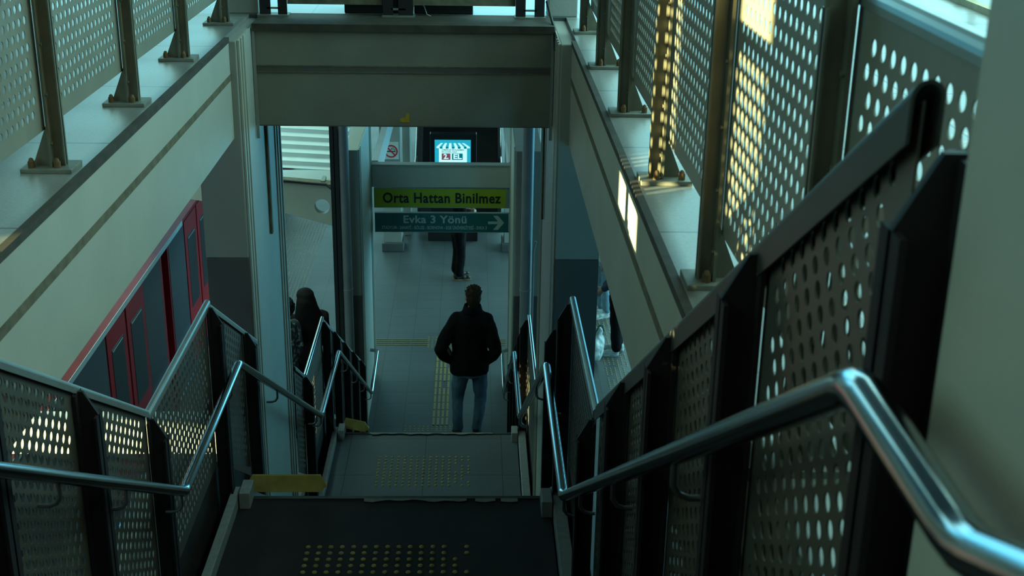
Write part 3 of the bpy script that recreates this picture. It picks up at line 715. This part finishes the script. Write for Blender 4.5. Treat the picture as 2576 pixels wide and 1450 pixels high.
studs('tactile studs on the right side of the platform', 1.66, 12.5, 9, 40, .055, .06, 'stud_yellow', .013, .006, 8, .12)
studs('further tactile studs on the right behind the waiting people', 1.66, 15.2, 9, 50, .055, .06, 'stud_yellow', .013, .006, 8, .12)

# ---------------------------------------------------------------- red metro train at the left platform
TX = -3.45; K = TX/-3.3
tr = thing('train', 'red metro train standing at the left platform', 'train', (TX-1.3, 11, F-.8))
MB().box(TX-2.6, TX, 1, 12.90*K, F-.75, -4.65).box(TX-2.6, TX, 13.18*K, 24, F-.75, -4.65).build('carriage_side', 'train_red', tr)
MB().box(TX-2.5, TX-.12, 12.88*K, 13.2*K, F-.6, -4.7).build('gangway', 'train_black', tr)
MB().box(TX-2.6, TX+.02, 1, 13.9*K, -4.705, -4.648).build('gutter', 'train_white', tr)
MB().prism([(TX+.015, -4.648), (TX-.07, -4.45), (TX-.5, -4.18), (TX-2.1, -4.18), (TX-2.6, -4.648)], 'y', 1, 24).build('roof', 'train_red_lit', tr)
def tglass(y0, y1, z0, z1, nm='window_pane', mm='train_glass'): MB().box(TX-.01, TX+.006, y0*K, y1*K, z0, z1).build(nm, mm, tr, bevel=.004)
for y0, y1 in ((7.2, 8.1), (8.2, 9.6), (9.7, 10.68), (12.08, 12.80), (13.22, 13.98), (16.2, 18.5)): tglass(y0, y1, F-.3, -4.72)
for yd in (10.70, 14.00):
    for a, b in ((0, .64), (.69, 1.36)):
        d = MB().box(TX-.005, TX+.012, (yd+a)*K, (yd+b)*K, F-.1, -4.71).build('door', 'train_red', tr, bevel=.003)
        MB().box(TX+.008, TX+.016, (yd+a+.12)*K, (yd+b-.11)*K, -5.85, -4.93).build('door_window', 'train_black', d, bevel=.01)
        MB().box(TX+.012, TX+.02, (yd+a+.14)*K, (yd+b-.15)*K, -4.96, -4.95).build('door_rail', 'cladding', d)

# back of the platform: opposite stair, wall blocks
ob = thing('stairs_opposite', 'dark stair rising on the far side behind the advertising totem', 'stairs', (-.3, 22, F))
ob.name = 'opposite_staircase'
MB().prism([(20.4, F), (29, F), (29, -1.6), (28.2, -1.6)], 'x', -.85, .42).build('stair_body', 'concrete_dark', ob)
for x in (-.9, .42): MB().prism([(20.2, F), (20.2, F+1.0), (28.2, -.6), (29, -1.6), (29, F)], 'x', x, x+.06).build('side_panel', 'steel_black', ob)
for x in (-.92, .46): MB().tube([(x, 20.1, F+1.05), (x, 20.4, F+1.1), (x, 28.2, -.5)], .02, 8).build('handrail_tube', 'rail_steel', ob)
tag(MB().box(-1.10, -.98, 19.6, 20.1, F, -4.7).build('ticket_cabinet', 'paint_upper', bevel=.01), 'grey cabinet left of the far staircase', 'cabinet')
for x, y, lab in ((1.05, 22.0, 'slim pillar far back on the right side'), (-1.6, 23.5, 'slim pillar far back on the left side')):
    tag(MB().box(x-.14, x+.14, y-.14, y+.14, F, -2.0).build('column', 'paint_upper'), lab, 'column')

# ---------------------------------------------------------------- people
def loft(m, secs, n=20):
    vs = []; fs = []
    for cx, cy, cz, rx, ry in secs:
        for j in range(n): a = 2*math.pi*j/n; vs.append((cx+rx*math.cos(a), cy+ry*math.sin(a), cz))
    k = len(secs)
    for i in range(k-1):
        for j in range(n): fs.append((i*n+j, i*n+(j+1) % n, (i+1)*n+(j+1) % n, (i+1)*n+j))
    fs += [tuple(range(n))[::-1], tuple(range((k-1)*n, k*n))]
    return m.add(vs, fs, True)
def ball(m, c, rx, ry, rz, n=14, k=8):
    secs = []
    for i in range(k+1):
        a = -math.pi/2+math.pi*i/k; q = max(.04, math.cos(a)); secs.append((c[0], c[1], c[2]+rz*math.sin(a), rx*q, ry*q))
    return loft(m, secs, n)
def limb(m, pts, rs, n=12):
    P = [Vector(p) for p in pts]; Q = [P[0]]; R = [rs[0]]
    for i in range(len(P)-1):
        for k in (1/3, 2/3, 1): Q.append(P[i].lerp(P[i+1], k)); R.append(rs[i]+(rs[i+1]-rs[i])*k)
    m.tube([tuple(q) for q in Q], 0, n, True, R)
    for p, r in zip(pts, rs): ball(m, p, r*.99, r*.99, r*.99, 12, 6)
    return m
def blob(name, m, mt, root, th, voxel=.012, smooth=3, wr=0):
    """fuse the overlapping volumes of a body or garment into one continuous surface (local frame turned by th about the root)"""
    me = bpy.data.meshes.new(name); me.from_pydata(m.v, [], m.f); o = bpy.data.objects.new(name, me); COL.objects.link(o)
    r = o.modifiers.new('r', 'REMESH'); r.mode = 'VOXEL'; r.voxel_size = voxel; r.use_smooth_shade = True
    if wr:
        tx = bpy.data.textures.get('folds') or bpy.data.textures.new('folds', 'CLOUDS'); tx.noise_scale = .11; tx.noise_depth = 2
        d = o.modifiers.new('d', 'DISPLACE'); d.texture = tx; d.strength = wr; d.mid_level = .5
    if smooth:
        s = o.modifiers.new('s', 'SMOOTH'); s.iterations = smooth; s.factor = .5
    dg = bpy.context.evaluated_depsgraph_get(); me2 = bpy.data.meshes.new_from_object(o.evaluated_get(dg))
    bpy.data.objects.remove(o); me2.name = name; me2.materials.clear(); me2.materials.append(MATS[mt])
    o = bpy.data.objects.new(name, me2); COL.objects.link(o); o.parent = root; o.rotation_euler = (0, 0, th)
    return o
def hand(m, w, d, side, palm=(0, 0, -1), curl=.5):
    """w wrist, d unit direction of the fingers, side = direction of the thumb"""
    w = Vector(w); d = Vector(d).normalized(); sd = Vector(side); sd = (sd-d*sd.dot(d)).normalized(); nr = d.cross(sd)*(1 if palm[2] < 0 else -1)
    limb(m, [w, w+d*.045, w+d*.085], [.026, .034, .032])
    for i, (off, ln) in enumerate(((.028, .066), (.010, .074), (-.009, .070), (-.027, .054))):
        b = w+d*.085+sd*off; c = b+(d*math.cos(curl*.6)+nr*math.sin(curl*.6))*ln*.5; e = c+(d*math.cos(curl*1.5)+nr*math.sin(curl*1.5))*ln*.5
        limb(m, [b, c, e], [.0105, .0095, .0085], 8)
    b = w+d*.03+sd*.03; c = b+(sd*.7+d*.7)*.035; e = c+(d*.9+sd*.2+nr*.2)*.032
    limb(m, [b, c, e], [.013, .011, .0095], 8)
def head(m, c, s=1.0, nod=0):
    """c: centre of the skull; +y is the face"""
    x, y, z = c
    ball(m, (x, y-.005*s, z+.02*s), .074*s, .092*s, .098*s, 18, 12)
    ball(m, (x, y+.025*s, z-.055*s), .055*s, .062*s, .062*s, 14, 8)
    ball(m, (x, y+.095*s, z-.025*s), .012*s, .020*s, .020*s, 8, 6)          # nose
    ball(m, (x, y+.083*s, z-.068*s), .024*s, .010*s, .008*s, 10, 5)         # mouth
    ball(m, (x, y+.070*s, z-.105*s), .020*s, .018*s, .014*s, 8, 5)          # chin
    for q in (-1, 1):
        ball(m, (x+q*.078*s, y-.005*s, z-.015*s), .012*s, .022*s, .032*s, 8, 6)   # ears
        ball(m, (x+q*.030*s, y+.080*s, z+.012*s), .014*s, .008*s, .008*s, 8, 5)   # eyelids
    limb(m, [(x, y-.015*s, z-.06*s), (x, y-.03*s, z-.17*s)], [.055*s, .058*s])
def shoe(name, root, th, x, y, yaw, up, sole, z=0):
    m = MB(); c, s = math.cos(yaw), math.sin(yaw)
    def T(px, py, pz): return (x+px*c-py*s, y+px*s+py*c, pz+z)
    ball(m, T(0, -.04, .055), .040, .040, .05); ball(m, T(0, .06, .04), .042, .055, .036); ball(m, T(0, .13, .034), .038, .045, .028)
    limb(m, [T(0, -.035, .04), T(0, -.02, .10)], [.038, .042]); limb(m, [T(0, -.04, .045), T(0, .13, .035)], [.035, .03])
    sh = blob(name, m, up, root, th, .008, 2)
    q = MB(); P = [(-.036, -.075), (.036, -.075), (.042, -.02), (.036, .04), (.046, .11), (.036, .165), (.0, .182), (-.036, .165), (-.046, .11), (-.036, .04), (-.042, -.02)]
    vs = [T(a, b, .001) for a, b in P]+[T(a, b, .024) for a, b in P]; k = len(P)
    q.add(vs, [tuple(range(k))[::-1], tuple(range(k, 2*k))]+[(i, (i+1) % k, k+(i+1) % k, k+i) for i in range(k)])
    me = bpy.data.meshes.new('sole'); me.from_pydata(q.v, [], q.f); me.materials.append(MATS[sole]); o = bpy.data.objects.new('sole', me); COL.objects.link(o); o.parent = sh
    return sh, T
def person(label, x, y, th, group=None):
    return thing('person', label, 'person', (x, y, F))

# --- the man walking away
th = 0.06
P = person('man seen from behind in a black jacket and blue jeans, hands in pockets', -.012, 12.64, th)
b = MB(); head(b, (.028, .02, 1.625), 1.0)
loft(b, [(0, 0, .82, .13, .09), (0, 0, 1.0, .125, .085), (.005, 0, 1.2, .14, .09), (.01, 0, 1.38, .15, .085), (.015, 0, 1.45, .08, .06), (.02, 0, 1.5, .05, .05)])
limb(b, [(-.15, -.01, 1.385), (-.29, -.08, 1.11), (-.19, .045, .905)], [.055, .042, .030])
limb(b, [(.17, -.01, 1.385), (.275, -.09, 1.06), (.195, .03, .885)], [.055, .042, .030])
hand(b, (-.19, .045, .905), (.35, .35, -.8), (.5, .8, 0)); hand(b, (.195, .03, .885), (-.35, .35, -.8), (-.5, .8, 0))
for q, kn, an in ((-.085, (-.128, .03, .455), (-.132, -.035, .09)), (.085, (.108, .04, .455), (.068, -.01, .09))):
    limb(b, [(q, 0, .86), kn, an], [.085, .052, .036]); limb(b, [an, (an[0], an[1]+.10, .035)], [.032, .025])
blob('body', b, 'skin', P, th, .008, 2)
j = MB()
loft(j, [(-.012, 0, .755, .205, .13), (-.012, -.005, .80, .212, .145), (-.01, -.01, .90, .205, .145), (-.01, -.01, 1.02, .192, .135), (-.005, -.012, 1.16, .20, .14), (0, -.015, 1.28, .215, .14), (.004, -.012, 1.37, .215, .13), (.008, -.01, 1.43, .17, .11), (.012, -.01, 1.465, .115, .09), (.018, -.012, 1.50, .085, .078)], 28)
limb(j, [(-.145, -.01, 1.375), (-.245, -.05, 1.235), (-.325, -.09, 1.07), (-.285, -.03, .965), (-.225, .03, .895)], [.088, .080, .068, .058, .050])
limb(j, [(.165, -.01, 1.375), (.215, -.05, 1.235), (.262, -.10, 1.04), (.245, -.03, .95), (.205, .025, .89)], [.078, .076, .070, .062, .054])
jk = blob('jacket', j, 'jacket_black', P, th, .012, 3, .028)
c = MB()
for i in range(14):     # stand-up collar, open at the front
    a = math.radians(110+i*24.5)
    if i < 13:
        a2 = math.radians(110+(i+1)*24.5); r0, r1 = .090, .112
        p = [(.02+r0*math.cos(a), -.012+r0*math.sin(a), 1.545), (.02+r0*math.cos(a2), -.012+r0*math.sin(a2), 1.545), (.018+r1*math.cos(a2), -.012+r1*math.sin(a2), 1.47), (.018+r1*math.cos(a), -.012+r1*math.sin(a), 1.47)]
        p2 = [(x*.9+.002, y*.9-.001, z) for x, y, z in p]
        c.add(p+p2, [(0, 1, 2, 3), (7, 6, 5, 4), (0, 4, 5, 1), (1, 5, 6, 2), (2, 6, 7, 3), (3, 7, 4, 0)])
blob('collar', c, 'jacket_black', jk, 0, .006, 2)
t_ = MB()
loft(t_, [(-.01, 0, .72, .165, .115), (-.01, 0, .80, .16, .115), (-.01, 0, .9, .15, .105)])
limb(t_, [(-.085, 0, .80), (-.118, .02, .62), (-.135, .03, .45), (-.140, -.01, .25), (-.135, -.03, .105)], [.098, .084, .068, .060, .056])
limb(t_, [(.080, 0, .80), (.108, .02, .62), (.115, .045, .45), (.095, .01, .25), (.072, -.005, .095)], [.098, .084, .068, .060, .056])
blob('jeans', t_, 'denim', P, th, .010, 2, .022)
shoe('shoe', P, th, -.135, -.02, .12, 'shoe_black', 'shoe_black'); shoe('shoe', P, th, .068, .01, -.06, 'shoe_black', 'shoe_black')
h = MB(); ball(h, (.028, .0, 1.665), .086, .096, .082, 18, 10); ball(h, (.028, -.035, 1.61), .078, .068, .085, 16, 10); ball(h, (.028, -.045, 1.555), .055, .042, .05, 12, 8)
for i in range(60):
    a = random.uniform(0, 2*math.pi); e = random.uniform(.1, 1.4); p = Vector((.028+.084*math.cos(a)*math.cos(e), .0+.092*math.sin(a)*math.cos(e), 1.665+.082*math.sin(e)))
    dd = Vector((random.uniform(-.4, .9), random.uniform(-.5, .7), random.uniform(.1, .7))).normalized(); limb(h, [p, p+dd*.022], [.010, .005], 6)
blob('hair', h, 'hair_brown', P, th, .006, 1)

def simple_person(label, x, y, th, H, top, top_m, bot_m, shoe_m, sole_m, arms, hairf=None, hair_m='hair_black', legw=.085, stance=.09, coat=.80, flare=0.0, wr=.02):
    s = H/1.72; P = person(label, x, y, th)
    b = MB(); head(b, (0, .02, 1.60*s), s)
    loft(b, [(0, 0, .82*s, .12*s, .085*s), (0, 0, 1.05*s, .11*s, .08*s), (0, 0, 1.36*s, .14*s, .08*s), (0, 0, 1.45*s, .05*s, .05*s)])
    for a in arms:
        limb(b, [tuple(q*s for q in p) for p in a[:3]], [.045*s, .036*s, .026*s]); hand(b, tuple(q*s for q in a[2]), a[3], a[4])
    for q in (-1, 1):
        limb(b, [(q*.08*s, 0, .85*s), (q*stance, .015, .45*s), (q*stance, -.02, .08)], [.075*s, .048*s, .034*s]); limb(b, [(q*stance, -.02, .07), (q*stance, .08, .035)], [.03, .024])
    blob('body', b, 'skin', P, th, .009, 2)
    j = MB(); loft(j, [(0, 0, (coat-.02)*s, .165*s, .12*s), (0, 0, (coat+.1)*s, .165*s, .12*s), (0, 0, 1.1*s, .15*s, .11*s), (0, 0, 1.28*s, .175*s, .115*s), (0, 0, 1.37*s, .165*s, .10*s), (0, 0, 1.43*s, .09*s, .08*s), (0, 0, 1.47*s, .06*s, .06*s)], 24)
    for a in arms:
        p0, p1, p2 = [tuple(q*s for q in p) for p in a[:3]]; e = a[5]
        pe = tuple(p1[i]+(p2[i]-p1[i])*e for i in range(3)); limb(j, [p0, p1, pe], [.068*s, .056*s, .046*s])
    blob(top, j, top_m, P, th, .012, 3, wr)
    t_ = MB(); loft(t_, [(0, 0, .74*s, .145*s, .105*s), (0, 0, .9*s, .14*s, .10*s)])
    for q in (-1, 1): limb(t_, [(q*.08*s, 0, .80*s), (q*stance, .015, .45*s), (q*stance, -.010, .115)], [legw*s+.01, .066*s+flare*.5, .056*s+flare])
    blob('trousers', t_, bot_m, P, th, .012, 2, wr)
    for q in (-1, 1): shoe('shoe', P, th, q*stance, -.01 if q > 0 else .03, -.1*q, shoe_m, sole_m)
    if hairf: h = MB(); hairf(h, s); blob('hair', h, hair_m, P, th, .008, 2, .012)
    return P
armsdown = [((-.16, 0, 1.36), (-.21, -.02, 1.10), (-.20, .08, .87), (0, .3, -1), (.2, 1, 0), .95), ((.16, 0, 1.36), (.21, -.02, 1.10), (.20, .08, .87), (0, .3, -1), (-.2, 1, 0), .95)]
folded = [((-.16, 0, 1.36), (-.20, .03, 1.10), (.03, .22, 1.14), (1, .1, .1), (0, .2, 1), .15), ((.16, 0, 1.36), (.20, .03, 1.08), (-.02, .20, 1.08), (-1, .1, .1), (0, .2, 1), .15)]
fronthold = [((-.16, 0, 1.36), (-.20, -.02, 1.08), (-.05, .20, .86), (.6, .3, -.4), (0, .6, .8), .88), ((.16, 0, 1.36), (.20, -.02, 1.08), (.05, .20, .86), (-.6, .3, -.4), (0, .6, .8), .88)]
def shorthair(h, s): ball(h, (0, .0, 1.645*s), .084*s, .096*s, .08*s); ball(h, (0, -.035*s, 1.59*s), .075*s, .065*s, .08*s)
def longhair(h, s):
    ball(h, (0, .0, 1.635*s), .092*s, .10*s, .09*s); loft(h, [(.03, -.06*s, 1.08*s, .17*s, .06*s), (.02, -.06*s, 1.25*s, .165*s, .09*s), (.01, -.045*s, 1.42*s, .135*s, .09*s), (0, -.03*s, 1.58*s, .10*s, .085*s), (0, -.01*s, 1.68*s, .07*s, .07*s)])
def curly(h, s):
    ball(h, (0, -.01*s, 1.62*s), .10*s, .11*s, .11*s)
    for i in range(70):
        a = random.uniform(0, 6.28); e = random.uniform(-.7, 1.5); c = (.11*s*math.cos(a)*math.cos(e), -.01-.0+.12*s*math.sin(a)*math.cos(e), 1.62*s+.11*s*math.sin(e))
        if c[1] > .07 and c[2] < 1.66*s: continue
        ball(h, c, .022, .022, .022, 8, 5)
simple_person('person in wide black trousers and striped trainers standing behind the hanging signs', -.20, 17.62, -1.25, 1.56, 'shirt', 'cloth_black', 'cloth_black', 'shoe_black', 'gum_sole', folded, shorthair, 'hair_black', .095, .075, .86, .018)
PW = simple_person('person with long dark hair and a black coat waiting left of the stairs', -1.80, 12.95, .35, 1.60, 'coat', 'cloth_brown', 'cloth_black', 'shoe_black', 'shoe_black', fronthold, longhair, 'hair_black', .095, .085, .50, .01, .03)
PW.scale = (1.15, 1.15, 1)
simple_person('curly haired person in a patterned top half hidden by the left column', -1.99, 12.55, .9, 1.64, 'shirt', 'cloth_pattern', 'cloth_black', 'shoe_black', 'shoe_black', armsdown, curly, 'hair_black', .09, .08, .80, .01)
simple_person('person in black trousers, navy sleeves and white sneakers on the right', 1.84, 14.90, 1.35, 1.72, 'sweatshirt', 'cloth_navy', 'cloth_black', 'shoe_white', 'shoe_white', fronthold, shorthair, 'hair_brown', .10, .095, .82, .012)
simple_person('person in a white top and pale jeans behind the big right column', 1.80, 16.2, 1.9, 1.66, 'shirt', 'cloth_white', 'denim_light', 'shoe_white', 'shoe_white', armsdown, shorthair, 'hair_black', .09, .09, .84, .01)
# crossed pale stripes on the far person's trainer are part of that shoe
m = MB(); bag = thing('shopping_bag', 'bulging white plastic bag standing by the sneakers on the right', 'bag', (1.50, 14.62, F))
ball(m, (0, 0, .17), .15, .15, .17, 20, 12); ball(m, (.06, .02, .27), .09, .10, .12, 16, 8); ball(m, (.09, .02, .38), .04, .05, .08, 12, 6)
blob('bag_body', m, 'bag_plastic', bag, 0, .012, 2, .05)
m = MB(); m.tube([(1.525, 14.60, F+.33), (1.54, 14.58, F+.42), (1.58, 14.59, F+.50), (1.62, 14.60, F+.50), (1.64, 14.61, F+.42)], .010, 8); m.build('bag_handle', 'bag_green', bag)
